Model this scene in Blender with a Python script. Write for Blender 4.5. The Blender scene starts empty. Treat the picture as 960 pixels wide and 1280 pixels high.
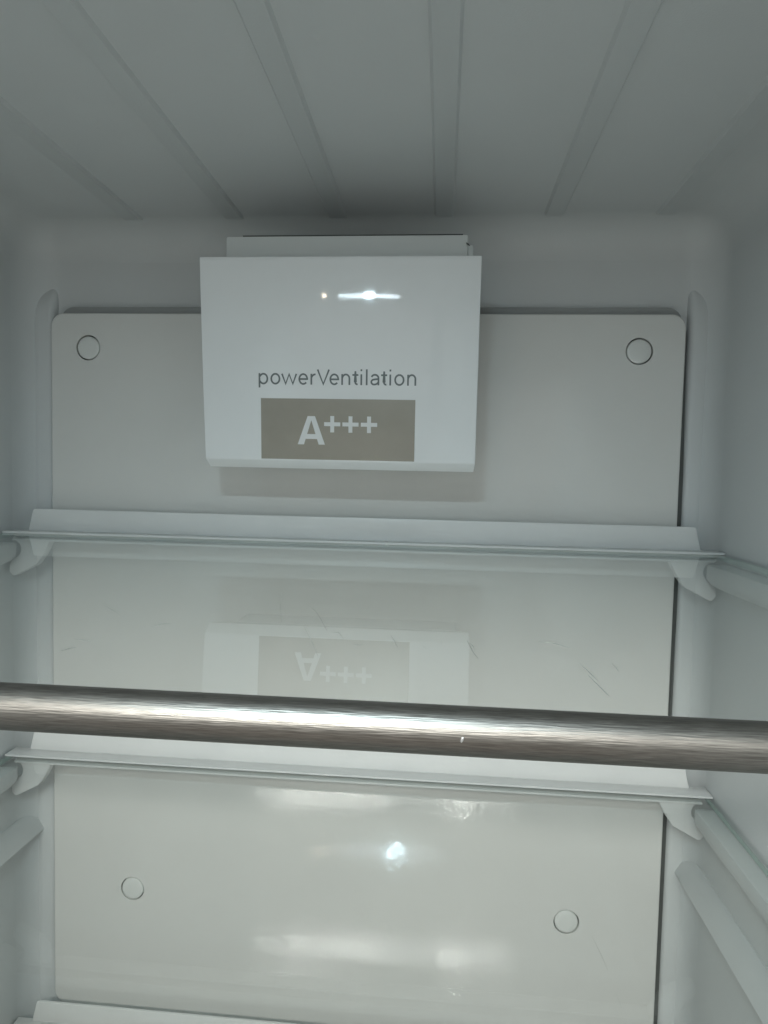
import bpy, bmesh, math, random
from mathutils import Matrix, Vector

random.seed(4)
scene = bpy.context.scene
COL = scene.collection

# ------------------------------------------------------------------ camera
def rot(yaw, pitch, roll):
    return (Matrix.Rotation(yaw, 3, 'Z') @ Matrix.Rotation(pitch, 3, 'X') @ Matrix.Rotation(roll, 3, 'Y'))

cam_data = bpy.data.cameras.new('camera')
cam = bpy.data.objects.new('camera', cam_data)
COL.objects.link(cam)
r = rot(0.08490, -0.05692, -0.02221)
right, fwd, up = r.col[0], r.col[1], r.col[2]
m = Matrix(((right[0], up[0], -fwd[0], 0.05631),
            (right[1], up[1], -fwd[1], -0.42439),
            (right[2], up[2], -fwd[2], -0.06341),
            (0, 0, 0, 1)))
cam.matrix_world = m
cam_data.sensor_fit = 'VERTICAL'
cam_data.sensor_height = 24.0
cam_data.lens = 843.07 / 1280 * 24.0
cam_data.clip_start = 0.005
cam_data.clip_end = 50
scene.camera = cam

# ------------------------------------------------------------------ render + world
scene.render.engine = 'CYCLES'
scene.view_settings.view_transform = 'Standard'
scene.view_settings.look = 'None'
scene.view_settings.gamma = 1
scene.view_settings.exposure = -0.08
scene.view_settings.use_curve_mapping = False
cy = scene.cycles
cy.use_denoising = True
cy.denoiser = 'OPENIMAGEDENOISE'
cy.max_bounces = 9
cy.diffuse_bounces = 5
cy.use_adaptive_sampling = True
cy.adaptive_threshold = 0.03
cy.adaptive_min_samples = 16
cy.glossy_bounces = 4
cy.transparent_max_bounces = 16
cy.caustics_reflective = True
cy.blur_glossy = 0.4
cy.sample_clamp_indirect = 0.0

world = bpy.data.worlds.new('World')
scene.world = world
world.use_nodes = True
nt = world.node_tree
bg = nt.nodes['Background']
geo = nt.nodes.new('ShaderNodeTexCoord')
sep = nt.nodes.new('ShaderNodeSeparateXYZ')
ramp = nt.nodes.new('ShaderNodeValToRGB')
mr = nt.nodes.new('ShaderNodeMapRange')
mr.inputs['From Min'].default_value = -1
mr.inputs['From Max'].default_value = 1
nt.links.new(geo.outputs['Generated'], sep.inputs[0])
nt.links.new(sep.outputs['Z'], mr.inputs['Value'])
nt.links.new(mr.outputs[0], ramp.inputs[0])
nt.links.new(ramp.outputs[0], bg.inputs[0])
ramp.color_ramp.elements[0].position = 0.38
ramp.color_ramp.elements[0].color = (0.95, 0.875, 0.79, 1)      # lower half of the surroundings, raised bright and warm to light the ceiling
ramp.color_ramp.elements[1].position = 0.60
ramp.color_ramp.elements[1].color = (0.28, 0.305, 0.30, 1)        # pale walls and ceiling of the room
bg.inputs[1].default_value = 0.50

# ------------------------------------------------------------------ lamps of the room behind the camera, some of them added
def lamp(name, loc, size, size_y, radiance, color, target=(0.0, -0.05, -0.2), shape='RECTANGLE'):
    d = bpy.data.lights.new(name, 'AREA')
    d.shape = shape
    d.size = size
    d.size_y = size_y
    area = size * size_y * (math.pi / 4 if shape in ('DISK', 'ELLIPSE') else 1)
    d.energy = radiance * area * math.pi
    d.color = color
    o = bpy.data.objects.new(name, d)
    COL.objects.link(o)
    o.location = loc
    v = Vector(target) - Vector(loc)
    o.rotation_euler = v.to_track_quat('-Z', 'Y').to_euler()
    return o

# the refrigerator's own light, under the front of the ceiling
lamp('interior_led', (0.005, -0.482, 0.0885), 0.021, 0.012, 800, (0.66, 0.89, 1.0), target=(0.005, -0.470, -1.0))
lamp('interior_led_strip', (0.005, -0.482, 0.0880), 0.14, 0.008, 140, (0.74, 0.92, 1.0), target=(0.005, -0.470, -1.0))
lamp('interior_warm_led', (-0.100, -0.478, 0.0882), 0.009, 0.006, 420, (1.0, 0.86, 0.66), target=(-0.100, -0.470, -1.0))
# room strip mirrored by plate and glass, plus added fill and reflection pieces
lamp('front_fill', (-0.7, -2.6, 0.14), 3.2, 0.50, 0.55, (1.0, 0.985, 0.96), target=(0.2, 0.0, 0.0))  # unseen soft fill added to brighten the surfaces that face the front
lamp('kitchen_strip_lamp', (-0.09, -1.024, 0.268), 0.63, 0.045, 38, (1.0, 0.985, 0.93))
lamp('strip_reflection_block', (-0.165, -1.02, 0.270), 0.24, 0.055, 56, (1.0, 0.975, 0.92))  # added piece, brightens one block of the strip's reflection
lamp('strip_reflection_spot', (0.115, -1.02, 0.273), 0.075, 0.075, 56, (1.0, 0.975, 0.92), shape='DISK')  # added piece, makes a round spot in the strip's reflection
for i, x in enumerate((-0.375, -0.335, 0.19, 0.23)):
    lamp('strip_reflection_streak', (x, -1.02, 0.272), 0.014, 0.07, 36, (1.0, 0.975, 0.92))  # added pieces, break the ends of the reflection into streaks

# ------------------------------------------------------------------ materials
def principled(name, color, rough=0.4, metallic=0.0, spec=0.5, bump=0.0, bump_scale=300.0, var=0.0, var_scale=12.0,
               rough_var=0.0, stretch=None, coat=0.0):
    mt = bpy.data.materials.new(name)
    mt.use_nodes = True
    n = mt.node_tree
    b = n.nodes['Principled BSDF']
    b.inputs['Base Color'].default_value = (*color, 1)
    b.inputs['Roughness'].default_value = rough
    b.inputs['Metallic'].default_value = metallic
    b.inputs['Specular IOR Level'].default_value = spec
    if coat:
        b.inputs['Coat Weight'].default_value = coat
        b.inputs['Coat Roughness'].default_value = 0.05
    tc = n.nodes.new('ShaderNodeTexCoord')
    mp = n.nodes.new('ShaderNodeMapping')
    if stretch:
        mp.inputs['Scale'].default_value = stretch
    n.links.new(tc.outputs['Object'], mp.inputs[0])
    if bump:
        t = n.nodes.new('ShaderNodeTexNoise')
        t.inputs['Scale'].default_value = bump_scale
        t.inputs['Detail'].default_value = 1
        n.links.new(mp.outputs[0], t.inputs['Vector'])
        bp = n.nodes.new('ShaderNodeBump')
        bp.inputs['Strength'].default_value = bump
        bp.inputs['Distance'].default_value = 0.001
        n.links.new(t.outputs['Fac'], bp.inputs['Height'])
        n.links.new(bp.outputs[0], b.inputs['Normal'])
    if var:
        t2 = n.nodes.new('ShaderNodeTexNoise')
        t2.inputs['Scale'].default_value = var_scale
        t2.inputs['Detail'].default_value = 3
        t2.inputs['Roughness'].default_value = 0.65
        n.links.new(mp.outputs[0], t2.inputs['Vector'])
        cr = n.nodes.new('ShaderNodeValToRGB')
        cr.color_ramp.elements[0].position = 0.3
        cr.color_ramp.elements[1].position = 0.7
        cr.color_ramp.elements[0].color = (*[max(0, c * (1 - var)) for c in color], 1)
        cr.color_ramp.elements[1].color = (*[min(1, c * (1 + var)) for c in color], 1)
        n.links.new(t2.outputs['Fac'], cr.inputs[0])
        n.links.new(cr.outputs[0], b.inputs['Base Color'])
        if rough_var:
            m2 = n.nodes.new('ShaderNodeMapRange')
            m2.inputs['To Min'].default_value = max(0.02, rough - rough_var)
            m2.inputs['To Max'].default_value = rough + rough_var
            n.links.new(t2.outputs['Fac'], m2.inputs['Value'])
            n.links.new(m2.outputs[0], b.inputs['Roughness'])
    return mt

LINER = principled('liner_plastic', (0.575, 0.592, 0.592), 0.42, spec=0.4, bump=0.09, bump_scale=1300, var=0.02, var_scale=9, rough_var=0.06)
RAIL = LINER
PLATE = principled('lacquered_plate', (0.655, 0.652, 0.63), 0.09, spec=0.5, bump=0.055, bump_scale=230, var=0.018, var_scale=14, rough_var=0.02)
CAP = principled('cap_plastic', (0.67, 0.68, 0.66), 0.3, spec=0.45, bump=0.05, bump_scale=500)
BACKING = principled('grey_backing', (0.33, 0.34, 0.335), 0.8, bump=0.1, bump_scale=1200)
GAP_SHADE = principled('dark_gap_shade', (0.09, 0.095, 0.09), 0.7)  # near-black colour standing for the shade in the plate's side gap
GROOVE = principled('groove_plastic', (0.05, 0.055, 0.05), 0.7)
FAN = principled('fan_cover_plastic', (0.76, 0.77, 0.77), 0.05, spec=0.36, bump=0.004, bump_scale=260, var=0.012, var_scale=30, rough_var=0.02)
BODY = principled('fan_body_plastic', (0.66, 0.68, 0.67), 0.4, spec=0.4, bump=0.06, bump_scale=700)
TRIM = principled('trim_plastic', (0.70, 0.705, 0.695), 0.33, spec=0.45, bump=0.05, bump_scale=600, var=0.02, var_scale=25)
INK = principled('grey_ink', (0.13, 0.15, 0.15), 0.35)
STICKER = principled('taupe_foil', (0.29, 0.275, 0.235), 0.33, metallic=0.3, spec=0.5, bump=0.02, bump_scale=900, var=0.03, var_scale=60)
WHITE = principled('white_print', (0.70, 0.71, 0.71), 0.3)
STEEL = principled('brushed_steel', (0.22, 0.207, 0.188), 0.42, metallic=1.0, bump=0.10, bump_scale=4200, var=0.27, var_scale=4600,
                   rough_var=0.10, stretch=(0.045, 1, 1))
NICK = principled('steel_nick', (0.62, 0.61, 0.6), 0.35, metallic=0.8)
SCRATCH = principled('scratch_mark', (0.25, 0.26, 0.245), 0.6)
FAINT = principled('faint_scratch', (0.38, 0.39, 0.37), 0.6)

def glass_material(name, tint, reflect):
    mt = bpy.data.materials.new(name)
    mt.use_nodes = True
    n = mt.node_tree
    for x in list(n.nodes):
        n.nodes.remove(x)
    out = n.nodes.new('ShaderNodeOutputMaterial')
    tr = n.nodes.new('ShaderNodeBsdfTransparent')
    tr.inputs[0].default_value = (*tint, 1)
    if not reflect:
        n.links.new(tr.outputs[0], out.inputs[0])
        return mt
    gl = n.nodes.new('ShaderNodeBsdfGlossy')
    gl.inputs['Roughness'].default_value = 0.0
    gl.inputs[0].default_value = (0.97, 1.0, 0.985, 1)
    fr = n.nodes.new('ShaderNodeFresnel')
    g = n.nodes.new('ShaderNodeNewGeometry')
    mx = n.nodes.new('ShaderNodeMapRange')          # the same index of refraction seen from both sides
    mx.inputs['To Min'].default_value = 1.72
    mx.inputs['To Max'].default_value = 1 / 1.72
    n.links.new(g.outputs['Backfacing'], mx.inputs['Value'])
    n.links.new(mx.outputs[0], fr.inputs['IOR'])
    mix = n.nodes.new('ShaderNodeMixShader')
    n.links.new(fr.outputs[0], mix.inputs[0])
    n.links.new(tr.outputs[0], mix.inputs[1])
    n.links.new(gl.outputs[0], mix.inputs[2])
    n.links.new(mix.outputs[0], out.inputs[0])
    return mt

GLASS_TOP = glass_material('shelf_glass_top', (0.966, 0.972, 0.967), True)
GLASS_BOTTOM = glass_material('shelf_glass_bottom', (0.985, 0.995, 0.988), False)
GLASS_EDGE = principled('glass_edge', (0.34, 0.44, 0.40), 0.15, spec=0.6)

# ------------------------------------------------------------------ helpers
def link(name, me, mat, parent=None, smooth=True):
    o = bpy.data.objects.new(name, me)
    COL.objects.link(o)
    if mat:
        for x in (mat if isinstance(mat, (list, tuple)) else [mat]):
            me.materials.append(x)
    if parent:
        o.parent = parent
    if smooth:
        for p in me.polygons:
            p.use_smooth = True
    return o

def from_bm(name, bm, mat, parent=None, angle=40):
    me = bpy.data.meshes.new(name)
    bmesh.ops.recalc_face_normals(bm, faces=bm.faces)
    bm.to_mesh(me)
    bm.free()
    o = link(name, me, mat, parent)
    if angle:
        me.set_sharp_from_angle(angle=math.radians(angle))
    return o

def tag(o, label=None, cat=None, kind=None, group=None):
    if label: o['label'] = label
    if cat: o['category'] = cat
    if kind: o['kind'] = kind
    if group: o['group'] = group
    return o

def empty(name, loc):
    o = bpy.data.objects.new(name, None)
    COL.objects.link(o)
    o.location = loc
    o.empty_display_size = 0.02
    return o

def bevel_box(bm, x0, x1, y0, y1, z0, z1, w=0.0, seg=2):
    b = bmesh.new()
    bmesh.ops.create_cube(b, size=1)
    for v in b.verts:
        v.co = Vector((x0 + (v.co.x + .5) * (x1 - x0), y0 + (v.co.y + .5) * (y1 - y0), z0 + (v.co.z + .5) * (z1 - z0)))
    if w:
        bmesh.ops.bevel(b, geom=b.edges[:], offset=w, segments=seg, profile=.5, affect='EDGES')
    t = bpy.data.meshes.new('tmp')
    b.to_mesh(t); b.free()
    bm.from_mesh(t)
    bpy.data.meshes.remove(t)

def prism(bm, pts, axis, a, b, w=0.0, seg=2):
    """closed outline pts extruded along an axis from a to b"""
    q = bmesh.new()
    def mk(p, h):
        if axis == 'Y': return (p[0], h, p[1])
        if axis == 'X': return (h, p[0], p[1])
        return (p[0], p[1], h)
    va = [q.verts.new(mk(p, a)) for p in pts]
    vb = [q.verts.new(mk(p, b)) for p in pts]
    q.faces.new(va); q.faces.new(vb[::-1])
    k = len(pts)
    for i in range(k):
        q.faces.new((va[i], vb[i], vb[(i + 1) % k], va[(i + 1) % k]))
    bmesh.ops.recalc_face_normals(q, faces=q.faces)
    if w:
        es = [e for e in q.edges if len(e.link_faces) == 2 and e.calc_face_angle(0) > 0.6]
        bmesh.ops.bevel(q, geom=es, offset=w, segments=seg, profile=.5, affect='EDGES')
    t = bpy.data.meshes.new('tmp')
    q.to_mesh(t); q.free()
    bm.from_mesh(t)
    bpy.data.meshes.remove(t)

def arc(cx, cz, rad, a0, a1, n):
    return [(cx + rad * math.cos(math.radians(a0 + (a1 - a0) * i / n)), cz + rad * math.sin(math.radians(a0 + (a1 - a0) * i / n))) for i in range(n + 1)]

def tube(bm, pts, rad, n=6):
    pts = [Vector(p) for p in pts]
    rings = []
    for i, p in enumerate(pts):
        d = (pts[min(i + 1, len(pts) - 1)] - pts[max(i - 1, 0)]).normalized()
        s = d.cross(Vector((0.3, 0.5, 0.81))).normalized()
        t = d.cross(s)
        k = rad * (0.35 if i in (0, len(pts) - 1) else 1)
        rings.append([bm.verts.new(p + (s * math.cos(2 * math.pi * j / n) + t * math.sin(2 * math.pi * j / n)) * k) for j in range(n)])
    for a, b in zip(rings, rings[1:]):
        for j in range(n):
            bm.faces.new((a[j], a[(j + 1) % n], b[(j + 1) % n], b[j]))
    bm.faces.new(rings[0]); bm.faces.new(rings[-1][::-1])

# ------------------------------------------------------------------ the liner (setting)
XW, YB, YF, ZC, ZB, RR = 0.2205, 0.0115, -0.60, 0.093, -0.80, 0.022

bm = bmesh.new()
bmesh.ops.create_cube(bm, size=1)
for v in bm.verts:
    v.co = Vector((v.co.x * 2 * XW, YF + (v.co.y + .5) * (YB - YF), ZB + (v.co.z + .5) * (ZC - ZB)))
bmesh.ops.delete(bm, geom=[f for f in bm.faces if f.calc_center_median().y < YF + 1e-4], context='FACES')
be = []
for e in bm.edges:
    a, b = e.verts[0].co, e.verts[1].co
    c = (a + b) / 2
    if len(e.link_faces) == 2:
        be.append(e)
bmesh.ops.bevel(bm, geom=be, offset=RR, segments=10, profile=.5, affect='EDGES')
parts = {'ceiling': [], 'back_wall': [], 'left_wall': [], 'right_wall': [], 'floor': []}
for f in bm.faces:
    c = f.calc_center_median()
    if c.z > ZC - RR: k = 'ceiling'
    elif c.z < ZB + RR: k = 'floor'
    elif c.y > YB - RR: k = 'back_wall'
    elif c.x < 0: k = 'left_wall'
    else: k = 'right_wall'
    parts[k].append([v.co.copy() for v in f.verts])
bm.free()
SET = {}
for k, faces in parts.items():
    b = bmesh.new()
    for f in faces:
        b.faces.new([b.verts.new(c) for c in f])
    bmesh.ops.remove_doubles(b, verts=b.verts, dist=1e-5)
    bmesh.ops.recalc_face_normals(b, faces=b.faces)
    o = from_bm(k, b, LINER, angle=None)
    o.modifiers.new('weighted_normals', 'WEIGHTED_NORMAL').weight = 100
    SET[k] = tag(o, kind='structure')

# moulded ribs in the ceiling
for i in range(-4, 3):
    xc = 0.0534 + i * 0.06476
    if abs(xc) > XW - RR - 0.004: continue
    b = bmesh.new()
    h, w, ch = 0.0018, 0.0060, 0.0012
    y1 = -0.003
    prof = [(-w, 0.0006), (-w, 0), (-w + ch, -h), (w - ch, -h), (w, 0), (w, 0.0006)]
    secs = [(YF + 0.004, 1.0), (y1 - 0.006, 1.0), (y1, 0.0)]
    rows = []
    for y, s in secs:
        rows.append([b.verts.new((xc + px * (0.94 + 0.06 * s), y, ZC + (pz if pz > 0 else pz * s))) for px, pz in prof])
    for a, c in zip(rows, rows[1:]):
        for j in range(len(prof) - 1):
            b.faces.new((a[j], a[j + 1], c[j + 1], c[j]))
    b.faces.new(rows[0])
    from_bm('ceiling_rib', b, LINER, SET['ceiling'], 20)
b = bmesh.new()
bmesh.ops.create_icosphere(b, subdivisions=1, radius=0.0006)
for v in b.verts: v.co = Vector((v.co.x * .8 + 0.0583, v.co.y * 2.0 - 0.1519, v.co.z * .4 + ZC - 0.0008))
from_bm('dark_speck', b, GROOVE, SET['ceiling'])

# rounded columns of the back wall beside the plate
def column(x0, x1, outer):
    b = bmesh.new()
    yf = 0.0045
    rO, rI = 0.008, 0.0045
    if outer < 0: rl, rr_ = rO, rI
    else: rl, rr_ = rI, rO
    prof = [(x0, 0.026)] + [(x0 + rl - rl * math.cos(math.radians(a)), yf + rl - rl * math.sin(math.radians(a))) for a in range(0, 91, 15)] \
         + [(x1 - rr_ + rr_ * math.sin(math.radians(a)), yf + rr_ - rr_ * math.cos(math.radians(a))) for a in range(0, 91, 15)] + [(x1, 0.026)]
    zt = 0.0665
    levels = [(ZB + 0.03, 0.0)] + [(zt - 0.034 * (1 - math.sin(math.radians(t))), 0.026 * (1 - math.cos(math.radians(t)))) for t in range(0, 91, 10)]
    rows = []
    for z, push in levels:
        rows.append([b.verts.new((x, min(0.026, y + push), z)) for x, y in prof])
    for a, c in zip(rows, rows[1:]):
        for j in range(len(prof) - 1):
            b.faces.new((a[j], a[j + 1], c[j + 1], c[j]))
    bmesh.ops.remove_doubles(b, verts=b.verts, dist=1e-5)
    return from_bm('wall_column', b, LINER, SET['back_wall'], 50)
column(-0.2190, -0.2012, -1)
column(0.2035, 0.2195, 1)

# shelf rails moulded into the side walls
def rail(side, ztop, y_end, prot=0.0115, h=0.0175, ledge=False):
    b = bmesh.new()
    out = []
    # outline in (distance from wall, height below the top)
    out = [(-0.003, 0), (prot - 0.0012, 0), (prot - 0.0003, -0.0003), (prot, -0.0012), (prot, -0.0078), (prot - 0.0006, -0.0094), (prot - 0.0024, -0.0116), (0.002, -0.0150), (-0.003, -0.0168)]
    if ledge:
        out = [(-0.003, 0.0), (0.001, -0.0003), (0.0040, -0.0022), (0.0075, -0.0062), (0.0103, -0.0104), (0.0108, -0.0116), (0.0104, -0.0126), (0.0060, -0.0138), (-0.003, -0.0155)]
    secs = [(YF + 0.01, 1, 1)] + [(y_end - 0.006 * (1 - math.sin(math.radians(t))), math.cos(math.radians(t)) ** .6 * .85 + .15, 1) for t in range(0, 91, 15)]
    rows = []
    for y, k, _ in secs:
        zc = -h * .45
        rows.append([b.verts.new((side * (XW - (d if d < 0 else d * (.55 + .45 * k))), y, ztop + zc + (z - zc) * (.45 + .55 * k))) for d, z in out])
    for a, c in zip(rows, rows[1:]):
        for j in range(len(out) - 1):
            b.faces.new((a[j], a[j + 1], c[j + 1], c[j]))
    b.faces.new(rows[-1]); b.faces.new(rows[0][::-1])
    return from_bm('shelf_rail', b, RAIL, SET['left_wall' if side < 0 else 'right_wall'], 28)

Z1, Z2, Z3 = -0.1048, -0.2490, -0.4356
for z in (Z1, Z2, Z3):
    for s in (-1, 1):
        rail(s, z - 0.0066, -0.0215)
for s in (-1, 1):
    rail(s, -0.3000, 0.0135, h=0.0150, ledge=True)

# ------------------------------------------------------------------ lacquered plate on the back wall
plate = empty('back_plate', (0, 0, -0.432))
tag(plate, 'large pale lacquered metal plate with round caps covering the back wall', 'panel')
PZ = plate.location.z
rc = 0.0085
x0, x1, z0, z1 = -0.2, 0.2, -0.432, 0.036
outl = arc(x1 - rc, z0 + rc, rc, -90, 0, 6) + arc(x1 - rc, z1 - rc, rc, 0, 90, 8) + arc(x0 + rc, z1 - rc, rc, 90, 180, 8) + arc(x0 + rc, z0 + rc, rc, 180, 270, 6)
bm = bmesh.new()
prism(bm, [(x, z - PZ) for x, z in outl], 'Y', 0.0, 0.0035, w=0.0009, seg=3)
sheet = from_bm('plate_sheet', bm, PLATE, plate, 40)
caps = [(-0.1746, 0.0138), (0.1730, 0.0138), (-0.1445, -0.3468), (0.1429, -0.3468)]
bm = bmesh.new()
for cx, cz in caps:
    bmesh.ops.create_cone(bm, cap_ends=True, segments=40, radius1=0.0081, radius2=0.0081, depth=0.02,
                          matrix=Matrix.Translation((cx, 0.001, cz - PZ)) @ Matrix.Rotation(math.pi / 2, 4, 'X'))
cutter = from_bm('cutter', bm, PLATE, plate, 40)
md = sheet.modifiers.new('holes', 'BOOLEAN')
md.object = cutter
md.operation = 'DIFFERENCE'
md.solver = 'EXACT'
bpy.context.view_layer.update()
dg = bpy.context.evaluated_depsgraph_get()
me = bpy.data.meshes.new_from_object(sheet.evaluated_get(dg))
sheet.modifiers.clear()
sheet.data = me
me.name = 'plate_sheet'
bpy.data.objects.remove(cutter)
me.set_sharp_from_angle(angle=math.radians(35))
for p in me.polygons:
    if abs(p.normal.y) > 0.999: p.use_smooth = False
for cx, cz in caps:
    bm = bmesh.new()
    prof = [(0.0, -0.0002), (0.004, -0.0001), (0.0066, 0.0), (0.0071, 0.0002), (0.00735, 0.0007), (0.00735, 0.0035)]
    n = 40
    rings = [[bm.verts.new((cx + rad * math.cos(2 * math.pi * j / n), y, cz - PZ + rad * math.sin(2 * math.pi * j / n))) for j in range(n)] if rad else
             [bm.verts.new((cx, y, cz - PZ))] for rad, y in prof]
    for j in range(n):
        bm.faces.new((rings[0][0], rings[1][j], rings[1][(j + 1) % n]))
    for a, c in zip(rings[1:], rings[2:]):
        for j in range(n):
            bm.faces.new((a[j], c[j], c[(j + 1) % n], a[(j + 1) % n]))
    cap = from_bm('round_cap', bm, CAP, plate, 50)
    bm = bmesh.new()
    bmesh.ops.create_cone(bm, cap_ends=True, segments=40, radius1=0.0084, radius2=0.0084, depth=0.003,
                          matrix=Matrix.Translation((cx, 0.0052, cz - PZ)) @ Matrix.Rotation(math.pi / 2, 4, 'X'))
    from_bm('cap_socket', bm, GROOVE, cap, 50)
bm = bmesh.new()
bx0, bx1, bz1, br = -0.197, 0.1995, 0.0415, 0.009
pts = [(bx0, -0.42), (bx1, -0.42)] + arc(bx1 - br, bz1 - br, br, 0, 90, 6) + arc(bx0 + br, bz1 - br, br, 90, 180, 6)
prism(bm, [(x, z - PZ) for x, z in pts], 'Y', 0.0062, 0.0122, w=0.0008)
from_bm('backing_sheet', bm, BACKING, plate, 40)  # dark grey sheet behind the plate, showing as a strip above it
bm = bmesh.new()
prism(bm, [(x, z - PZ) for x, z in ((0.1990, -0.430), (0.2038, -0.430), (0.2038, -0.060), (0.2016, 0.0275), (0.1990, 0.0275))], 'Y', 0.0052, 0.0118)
from_bm('gap_shade_strip', bm, GAP_SHADE, plate, 40)  # dark strip painting the shade into the gap right of the plate
# stand-offs that hold the plate on the wall
for cx, cz in caps:
    bm = bmesh.new()
    bmesh.ops.create_cone(bm, cap_ends=True, segments=20, radius1=0.005, radius2=0.006, depth=0.0060,
                          matrix=Matrix.Translation((cx, 0.0098, cz - PZ)) @ Matrix.Rotation(math.pi / 2, 4, 'X'))
    from_bm('standoff', bm, BODY, plate, 50)
for s in ([(0.1593, -0.3548), (0.1658, -0.3675), (0.1701, -0.3767)], [(0.1757, -0.3911), (0.1796, -0.4009)], [(-0.0452, -0.3968), (-0.0467, -0.408)]):
    bm = bmesh.new()
    tube(bm, [(x, -0.00002, z - PZ) for x, z in s], 0.00012)
    from_bm('scratch', bm, FAINT, plate)

# ------------------------------------------------------------------ fan housing
fan = empty('fan_housing', (0, 0.0105, 0.0))
tag(fan, 'white plastic fan housing lettered powerVentilation, fixed high on the back wall', 'fan housing')
FY = fan.location.y
def tilt(z): return math.radians(-5.0 + (z + 0.0572) * 20)
zs = [-0.0572 + i * (0.0505 + 0.0572) / 44 for i in range(45)]
ys, y = [], -0.0580
for i, z in enumerate(zs):
    if i: y += math.tan(tilt((z + zs[i - 1]) / 2)) * (z - zs[i - 1])
    ys.append(y)
def xl(z): return -0.0752 - 0.0016 * (z + 0.0572) / 0.11
def xr(z): return 0.0737
bm = bmesh.new()
loop = [(-0.0530, -0.0617, 0.0010)] + [(yy, z, 0.0) for yy, z in zip(ys, zs)] + [(-0.0490, 0.0505, 0.0), (-0.0490, -0.0617, 0.0010)]
L, Rr = [], []
for yy, z, ins in loop:
    L.append(bm.verts.new((xl(z) + ins, yy - FY, z)))
    Rr.append(bm.verts.new((xr(z) - ins * .4, yy - FY, z)))
k = len(loop)
for i in range(k):
    bm.faces.new((L[i], Rr[i], Rr[(i + 1) % k], L[(i + 1) % k]))
bm.faces.new(L); bm.faces.new(Rr[::-1])
bmesh.ops.recalc_face_normals(bm, faces=bm.faces)
es = [e for e in bm.edges if len(e.link_faces) == 2 and e.calc_face_angle(0) > 0.5]
bmesh.ops.bevel(bm, geom=es, offset=0.0006, segments=2, profile=.5, affect='EDGES')
cover = from_bm('front_cover', bm, FAN, fan, 25)
bm = bmesh.new()
prism(bm, [(-0.0492 - FY, -0.0560), (-0.0492 - FY, 0.0668), (-0.0462 - FY, 0.0668), (-0.0380 - FY, 0.0200), (0.0118 - FY, 0.0120), (0.0118 - FY, -0.0560)], 'X', -0.0675, 0.0668, w=0.0010)
body = from_bm('housing_body', bm, BODY, fan, 40)
bm = bmesh.new()
bevel_box(bm, -0.058, 0.0640, -0.0488 - FY, -0.0465 - FY, 0.0666, 0.0672)
from_bm('top_gap_strip', bm, GROOVE, body, 40)  # thin dark strip drawn as the gap along the body's top edge
bm = bmesh.new()
bevel_box(bm, 0.0660, 0.0700, -0.046 - FY, -0.030 - FY, 0.050, 0.0625, 0.0012)
from_bm('latch', bm, BODY, body, 40)
bm = bmesh.new()
tube(bm, [(0.0658, -0.0496 - FY, 0.0622), (0.0668, -0.0497 - FY, 0.0614), (0.0678, -0.0496 - FY, 0.0606)], 0.0005)
from_bm('latch_gap', bm, GROOVE, body, 40)
for a, c in ((-0.038, -0.0098), (0.0022, 0.046)):
    bm = bmesh.new()
    bevel_box(bm, a, c, -0.0472 - FY, -0.0440 - FY, -0.0567, -0.0555)
    from_bm('vent_slot', bm, GROOVE, body, 40)

# foil sticker and lettering
def face_y(z):
    for i in range(len(zs) - 1):
        if zs[i] <= z <= zs[i + 1]:
            t = (z - zs[i]) / (zs[i + 1] - zs[i])
            return ys[i] * (1 - t) + ys[i + 1] * t
    return ys[0]
bm = bmesh.new()
rows = []
for i in range(9):
    z = -0.0566 + i * (0.0566 - 0.0238) / 8
    rows.append([bm.verts.new((x, face_y(z) - o_ - FY, z)) for x, o_ in ((-0.0434, -0.0002), (-0.0434, 0.00012), (0.0409, 0.00012), (0.0409, -0.0002))])
for a, c in zip(rows, rows[1:]):
    for j in range(3):
        bm.faces.new((a[j], a[j + 1], c[j + 1], c[j]))
bm.faces.new(rows[0]); bm.faces.new(rows[-1][::-1])
sticker = from_bm('energy_sticker', bm, STICKER, cover, 40)
sticker['label'] = 'taupe foil sticker reading A+++ in white'

def flat_polys(name, polys, yfront, yback, mat, parent):
    bm = bmesh.new()
    for p in polys:
        prism(bm, p, 'Y', yfront - FY, yback - FY)
    for v in bm.verts:                       # lay the print on the curved cover
        v.co.y = face_y(v.co.z) - FY - (0.00026 if v.co.y < (yfront + yback) / 2 - FY else 0.00008)
    return from_bm(name, bm, mat, parent, 30)
Az0, Az1 = -0.0484, -0.0331
Ax0, Ax1 = -0.0230, -0.0080
mid = (Ax0 + Ax1) / 2
t1, t2 = 0.0020, 0.0036       # half top width, stroke width along the foot
def ax(z, left):              # outer slanted edge of the letter A
    f = (z - Az0) / (Az1 - Az0)
    return (Ax0 + (mid - t1 - Ax0) * f) if left else (Ax1 + (mid + t1 - Ax1) * f)
def inx(z, left):
    f = (z - Az0) / (Az1 - Az0)
    apex = (mid - t1 - Ax0) * 1.0
    return (Ax0 + t2 - 0.0002 + (mid - 0.0 - Ax0 - t2 + 0.0002) * f / 0.86) if left else (Ax1 - t2 + 0.0002 + (mid - Ax1 + t2 - 0.0002) * f / 0.86)
zi = Az0 + 0.86 * (Az1 - Az0)
polyL = [(Ax0, Az0), (inx(Az0, True), Az0), (mid, zi), (mid, Az1), (mid - t1, Az1)]
polyR = [(Ax1, Az0), (mid + t1, Az1), (mid, Az1), (mid, zi), (inx(Az0, False), Az0)]
zb0, zb1 = Az0 + 0.0030, Az0 + 0.0056
polyB = [(inx(zb0, True) - .0003, zb0), (inx(zb0, False) + .0003, zb0), (inx(zb1, False) + .0003, zb1), (inx(zb1, True) - .0003, zb1)]
flat_polys('letter', [polyL, polyR, polyB], -0.06035, -0.0601, WHITE, sticker)
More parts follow.
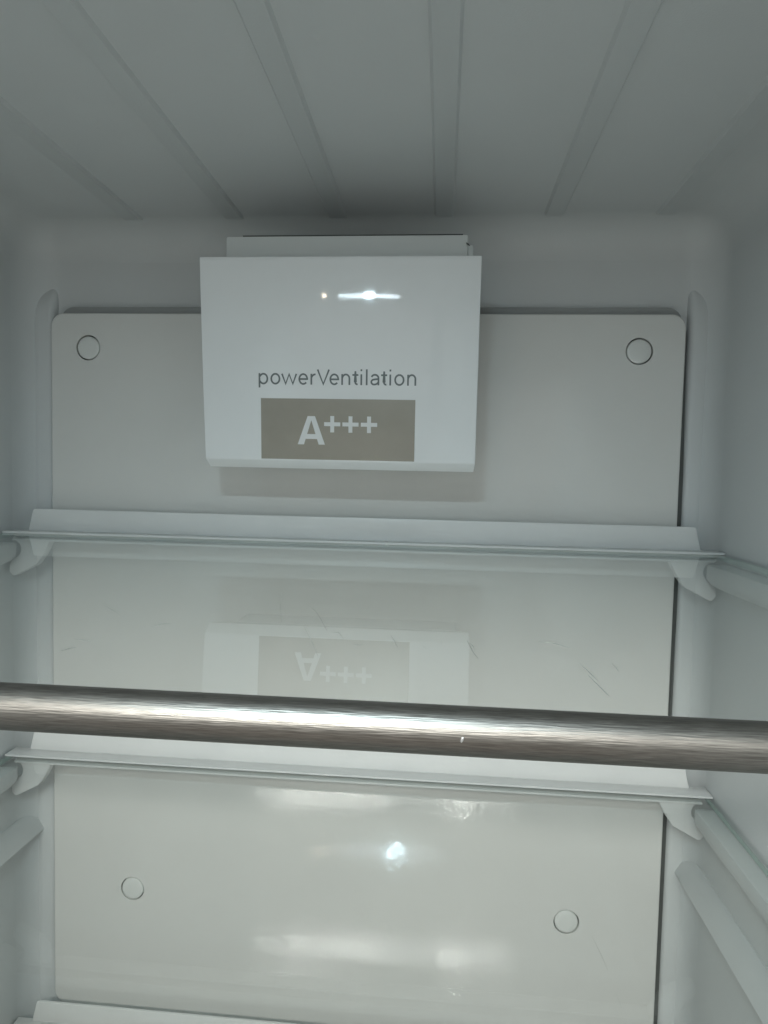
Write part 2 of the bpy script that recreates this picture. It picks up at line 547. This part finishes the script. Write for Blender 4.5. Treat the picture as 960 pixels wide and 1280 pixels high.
for cxp in (-0.0040, 0.0060, 0.0161):
    a, wv, czp = 0.0044, 0.00105, -0.0373
    pts = [(-wv, -a), (wv, -a), (wv, -wv), (a, -wv), (a, wv), (wv, wv), (wv, a), (-wv, a), (-wv, wv), (-a, wv), (-a, -wv), (-wv, -wv)]
    flat_polys('plus_sign', [[(cxp + px, czp + pz) for px, pz in pts]], -0.06035, -0.0601, WHITE, sticker)

# letters drawn as constant-width strokes; units are pixels of the enlarged print, x-height 0..122, origin on the baseline
SW = 18.5
def el(cx, cz, rx, rz, a0, a1, n=18):
    return [(cx + rx * math.cos(math.radians(a0 + (a1 - a0) * i / n)), cz + rz * math.sin(math.radians(a0 + (a1 - a0) * i / n))) for i in range(n + 1)]
def glyph_p(x): return [[(x + 10, -36), (x + 10, 116)], [(x + 10, 78)] + el(x + 54, 58, 43, 52, 140, -140)  + [(x + 10, 38)]]
def glyph_o(x): return [el(x + 55, 58, 45, 52, 90, 450, 28)]
def glyph_w(x): return [[(x + 9, 112), (x + 50, 6), (x + 88, 108), (x + 128, 6), (x + 167, 112)]]
def glyph_e(x): return [[(x + 12, 58), (x + 98, 58)] + el(x + 55, 58, 43, 52, 8, 318, 24)]
def glyph_r(x): return [[(x + 10, 0), (x + 10, 114)], [(x + 10, 72)] + el(x + 52, 58, 42, 50, 155, 84, 8)]
def glyph_V(x): return [[(x + 8, 160), (x + 70, 6), (x + 132, 160)]]
def glyph_n(x): return [[(x + 10, 0), (x + 10, 114)], [(x + 10, 70)] + el(x + 50, 68, 38, 42, 160, 0, 14) + [(x + 88, 0)]]
def glyph_t(x): return [[(x + 34, 146), (x + 34, 30)] + el(x + 54, 30, 20, 22, 180, 285, 8), [(x + 2, 106), (x + 66, 106)]]
def glyph_i(x): return [[(x + 10, 0), (x + 10, 114)], [(x + 10, 146), (x + 10, 166)]]
def glyph_l(x): return [[(x + 10, 0), (x + 10, 166)]]
def glyph_a(x): return [el(x + 50, 74, 38, 36, 160, 0, 14) + [(x + 88, 0)], [(x + 88, 66)] + [(x + 50, 62)] + el(x + 40, 34, 28, 26, 90, 270, 12) + el(x + 44, 44, 44, 36, 270, 340, 6)]
print_run = [(glyph_p, 60), (glyph_o, 190), (glyph_w, 308), (glyph_e, 495), (glyph_r, 628), (glyph_V, 698), (glyph_e, 832), (glyph_n, 962), (glyph_t, 1080), (glyph_i, 1168),
             (glyph_l, 1226), (glyph_a, 1274), (glyph_t, 1388), (glyph_i, 1478), (glyph_o, 1530), (glyph_n, 1667)]
KX = (0.0412 + 0.0446) / (1766 - 60)
def stroke(bm, pts, w):
    lft, rgt = [], []
    for i, p in enumerate(pts):
        p = Vector(p)
        d0 = (p - Vector(pts[i - 1])).normalized() if i else None
        d1 = (Vector(pts[i + 1]) - p).normalized() if i < len(pts) - 1 else None
        d = ((d0 or d1) + (d1 or d0))
        d = d.normalized() if d.length > 1e-6 else (d1 or d0)
        nrm = Vector((-d.y, d.x))
        k = 1.0
        if d0 and d1: k = min(1.8, 1 / max(0.35, d.dot(d1)))
        for lst, sgn in ((lft, 1), (rgt, -1)):
            q = p + nrm * sgn * w / 2 * k
            X = -0.0446 + (q.x - 60) * KX
            Z = -0.0163 + q.y * KX
            lst.append(bm.verts.new((X, face_y(Z) - 0.00012 - FY, Z)))
    for i in range(len(pts) - 1):
        bm.faces.new((lft[i], lft[i + 1], rgt[i + 1], rgt[i]))
for g, x in print_run:
    bm = bmesh.new()
    for k_, st in enumerate(g(x)):
        stroke(bm, st, SW)
    for v in bm.verts: pass
    from_bm('printed_letter', bm, INK, cover, None)

# ------------------------------------------------------------------ glass shelves
HOOK = [(0.1900, -0.0050), (0.1926, -0.0105), (0.1955, -0.0160), (0.1995, -0.0212), (0.2060, -0.0246), (0.2140, -0.0288), (0.2158, -0.0286), (0.2176, -0.0262),
        (0.2174, -0.0225), (0.2160, -0.0190), (0.2118, -0.0164), (0.2100, -0.0140), (0.2096, -0.0115), (0.2105, -0.0085), (0.2130, -0.0065), (0.2150, -0.0050)]

def make_shelf(Zs, label, hairs=()):
    t = empty('glass_shelf', (0, -0.16, Zs))
    tag(t, label, 'shelf', group='glass shelves of the refrigerator')
    OY = -0.16
    # pane: top face reflects, lower face only tints
    bm = bmesh.new()
    xa, xb, ya, yb, zt, zb = -0.2178, 0.2178, -0.3135 - OY, -0.0125 - OY, -0.00135, -0.0046
    vs = [bm.verts.new(c) for c in ((xa, ya, zt), (xb, ya, zt), (xb, yb, zt), (xa, yb, zt), (xa, ya, zb), (xb, ya, zb), (xb, yb, zb), (xa, yb, zb))]
    f = bm.faces.new((vs[0], vs[1], vs[2], vs[3])); f.material_index = 0
    f = bm.faces.new((vs[7], vs[6], vs[5], vs[4])); f.material_index = 1
    for i in range(4):
        j = (i + 1) % 4
        f = bm.faces.new((vs[i], vs[4 + i], vs[4 + j], vs[j])); f.material_index = 2
    pane = from_bm('glass_pane', bm, [GLASS_TOP, GLASS_BOTTOM, GLASS_EDGE], t, 20)
    # rear trim: flange over the pane, channel under it, upright lip
    bm = bmesh.new()
    y0, yl = -0.0226 - OY, -0.0105 - OY
    bevel_box(bm, -0.2192, 0.2200, y0, yl, -0.0013, 0.0, 0.00025)
    bevel_box(bm, -0.2140, 0.2150, -0.0205 - OY, yl + 0.0002, -0.0061, -0.0048, 0.0003)
    bevel_box(bm, -0.2188, 0.2196, -0.0122 - OY, yl + 0.0004, -0.0064, -0.0004, 0.0003)
    trim = from_bm('rear_trim', bm, TRIM, t, 40)
    bm = bmesh.new()
    def rp(x, z, a0, rad):
        return [(x + rad * math.cos(math.radians(a0 + a)), z + rad * math.sin(math.radians(a0 + a))) for a in (0, 30, 60, 90)]
    top = 0.0138
    pts = [(-0.2085, -0.0006), (0.2100, -0.0006)] + rp(0.2052, top - 0.0016, 0, 0.0016) + rp(-0.2038, top - 0.0016, 90, 0.0016)
    prism(bm, pts, 'Y', -0.0124 - OY, -0.0108 - OY, w=0.0003)
    from_bm('upright_lip', bm, TRIM, trim, 40)
    for s in (-1, 1):
        bm = bmesh.new()
        prism(bm, [(s * x, z) for x, z in HOOK], 'Y', -0.0185 - OY, -0.0120 - OY, w=0.0006)
        from_bm('hook', bm, TRIM, trim, 40)
    # steel bar along the front edge
    bm = bmesh.new()
    n = 40
    rx = 0.00415
    prev = None
    cyb, czb = -0.3140 - OY, -0.0009
    xsb = [-0.2185, -0.2180] + [-0.2175 + i * 0.435 / 60 for i in range(61)] + [0.2180, 0.2185]
    for i, x in enumerate(xsb):
        k = 0.86 if i in (0, len(xsb) - 1) else 1
        ring = [bm.verts.new((x, cyb + rx * k * math.cos(2 * math.pi * j / n), czb + rx * .97 * k * math.sin(2 * math.pi * j / n))) for j in range(n)]
        if prev:
            for j in range(n):
                bm.faces.new((prev[j], prev[(j + 1) % n], ring[(j + 1) % n], ring[j]))
        else:
            bm.faces.new(ring)
        prev = ring
    bm.faces.new(prev[::-1])
    bar = from_bm('front_bar', bm, STEEL, t, 40)
    for h in hairs:
        bm = bmesh.new()
        tube(bm, [(x, y - OY, zt + 0.00005) for x, y in h], random.choice((0.00005, 0.00007, 0.00009)))
        from_bm('scratch', bm, SCRATCH, pane)
    return t, bar

HAIRS = [[(-0.0484, -0.2238), (-0.0422, -0.2304), (-0.0359, -0.2376)], [(-0.0425, -0.2488), (-0.042, -0.2477)], [(-0.0338, -0.266), (-0.0312, -0.2664), (-0.0283, -0.2676)],
 [(-0.0307, -0.2773), (-0.0301, -0.275), (-0.0291, -0.2733)], [(-0.0209, -0.2498), (-0.0196, -0.2465), (-0.0177, -0.2451)], [(0.0013, -0.1939), (0.0071, -0.2192), (0.012, -0.2384)],
 [(0.0139, -0.211), (0.0188, -0.222), (0.0225, -0.2331), (0.0266, -0.2469)], [(0.0193, -0.2423), (0.0246, -0.2581), (0.0288, -0.2721)], [(0.0279, -0.2485), (0.0297, -0.2473), (0.0328, -0.2558)],
 [(0.0349, -0.2588), (0.0367, -0.2601), (0.0381, -0.259)], [(0.0439, -0.2484), (0.0455, -0.2552), (0.0467, -0.2616)], [(0.0639, -0.2502), (0.0647, -0.26), (0.0658, -0.2673)],
 [(0.0642, -0.2527), (0.0652, -0.2559), (0.0654, -0.2614)], [(0.0527, -0.2581), (0.0535, -0.2604)], [(0.0572, -0.2505), (0.0572, -0.2565)], [(0.0891, -0.2675), (0.0898, -0.2752), (0.0903, -0.2805)],
 [(0.089, -0.2766), (0.0897, -0.2845), (0.0902, -0.2907)], [(0.0966, -0.2663), (0.0967, -0.2696), (0.0965, -0.2729)], [(0.0821, -0.2487), (0.0857, -0.2489), (0.0894, -0.2533)]]

shelf1, bar1 = make_shelf(Z1, 'scratched glass shelf just below the fan housing, with the brushed steel front bar', HAIRS)
make_shelf(Z2, 'glass shelf under the steel bar, its white rear lip the brightest')
make_shelf(Z3, 'lowest glass shelf, its white rear lip just showing at the bottom edge')
for x, dz, sc in ((0.0606, -0.0008, 0.0005),):
    bm = bmesh.new()
    bmesh.ops.create_icosphere(bm, subdivisions=2, radius=sc)
    for v in bm.verts:
        v.co = Vector((x + v.co.x * .5 + v.co.z * .25, -0.3140 + 0.16 - 0.0041 + v.co.y * .25, dz + v.co.z))
    from_bm('nick', bm, NICK, bar1)
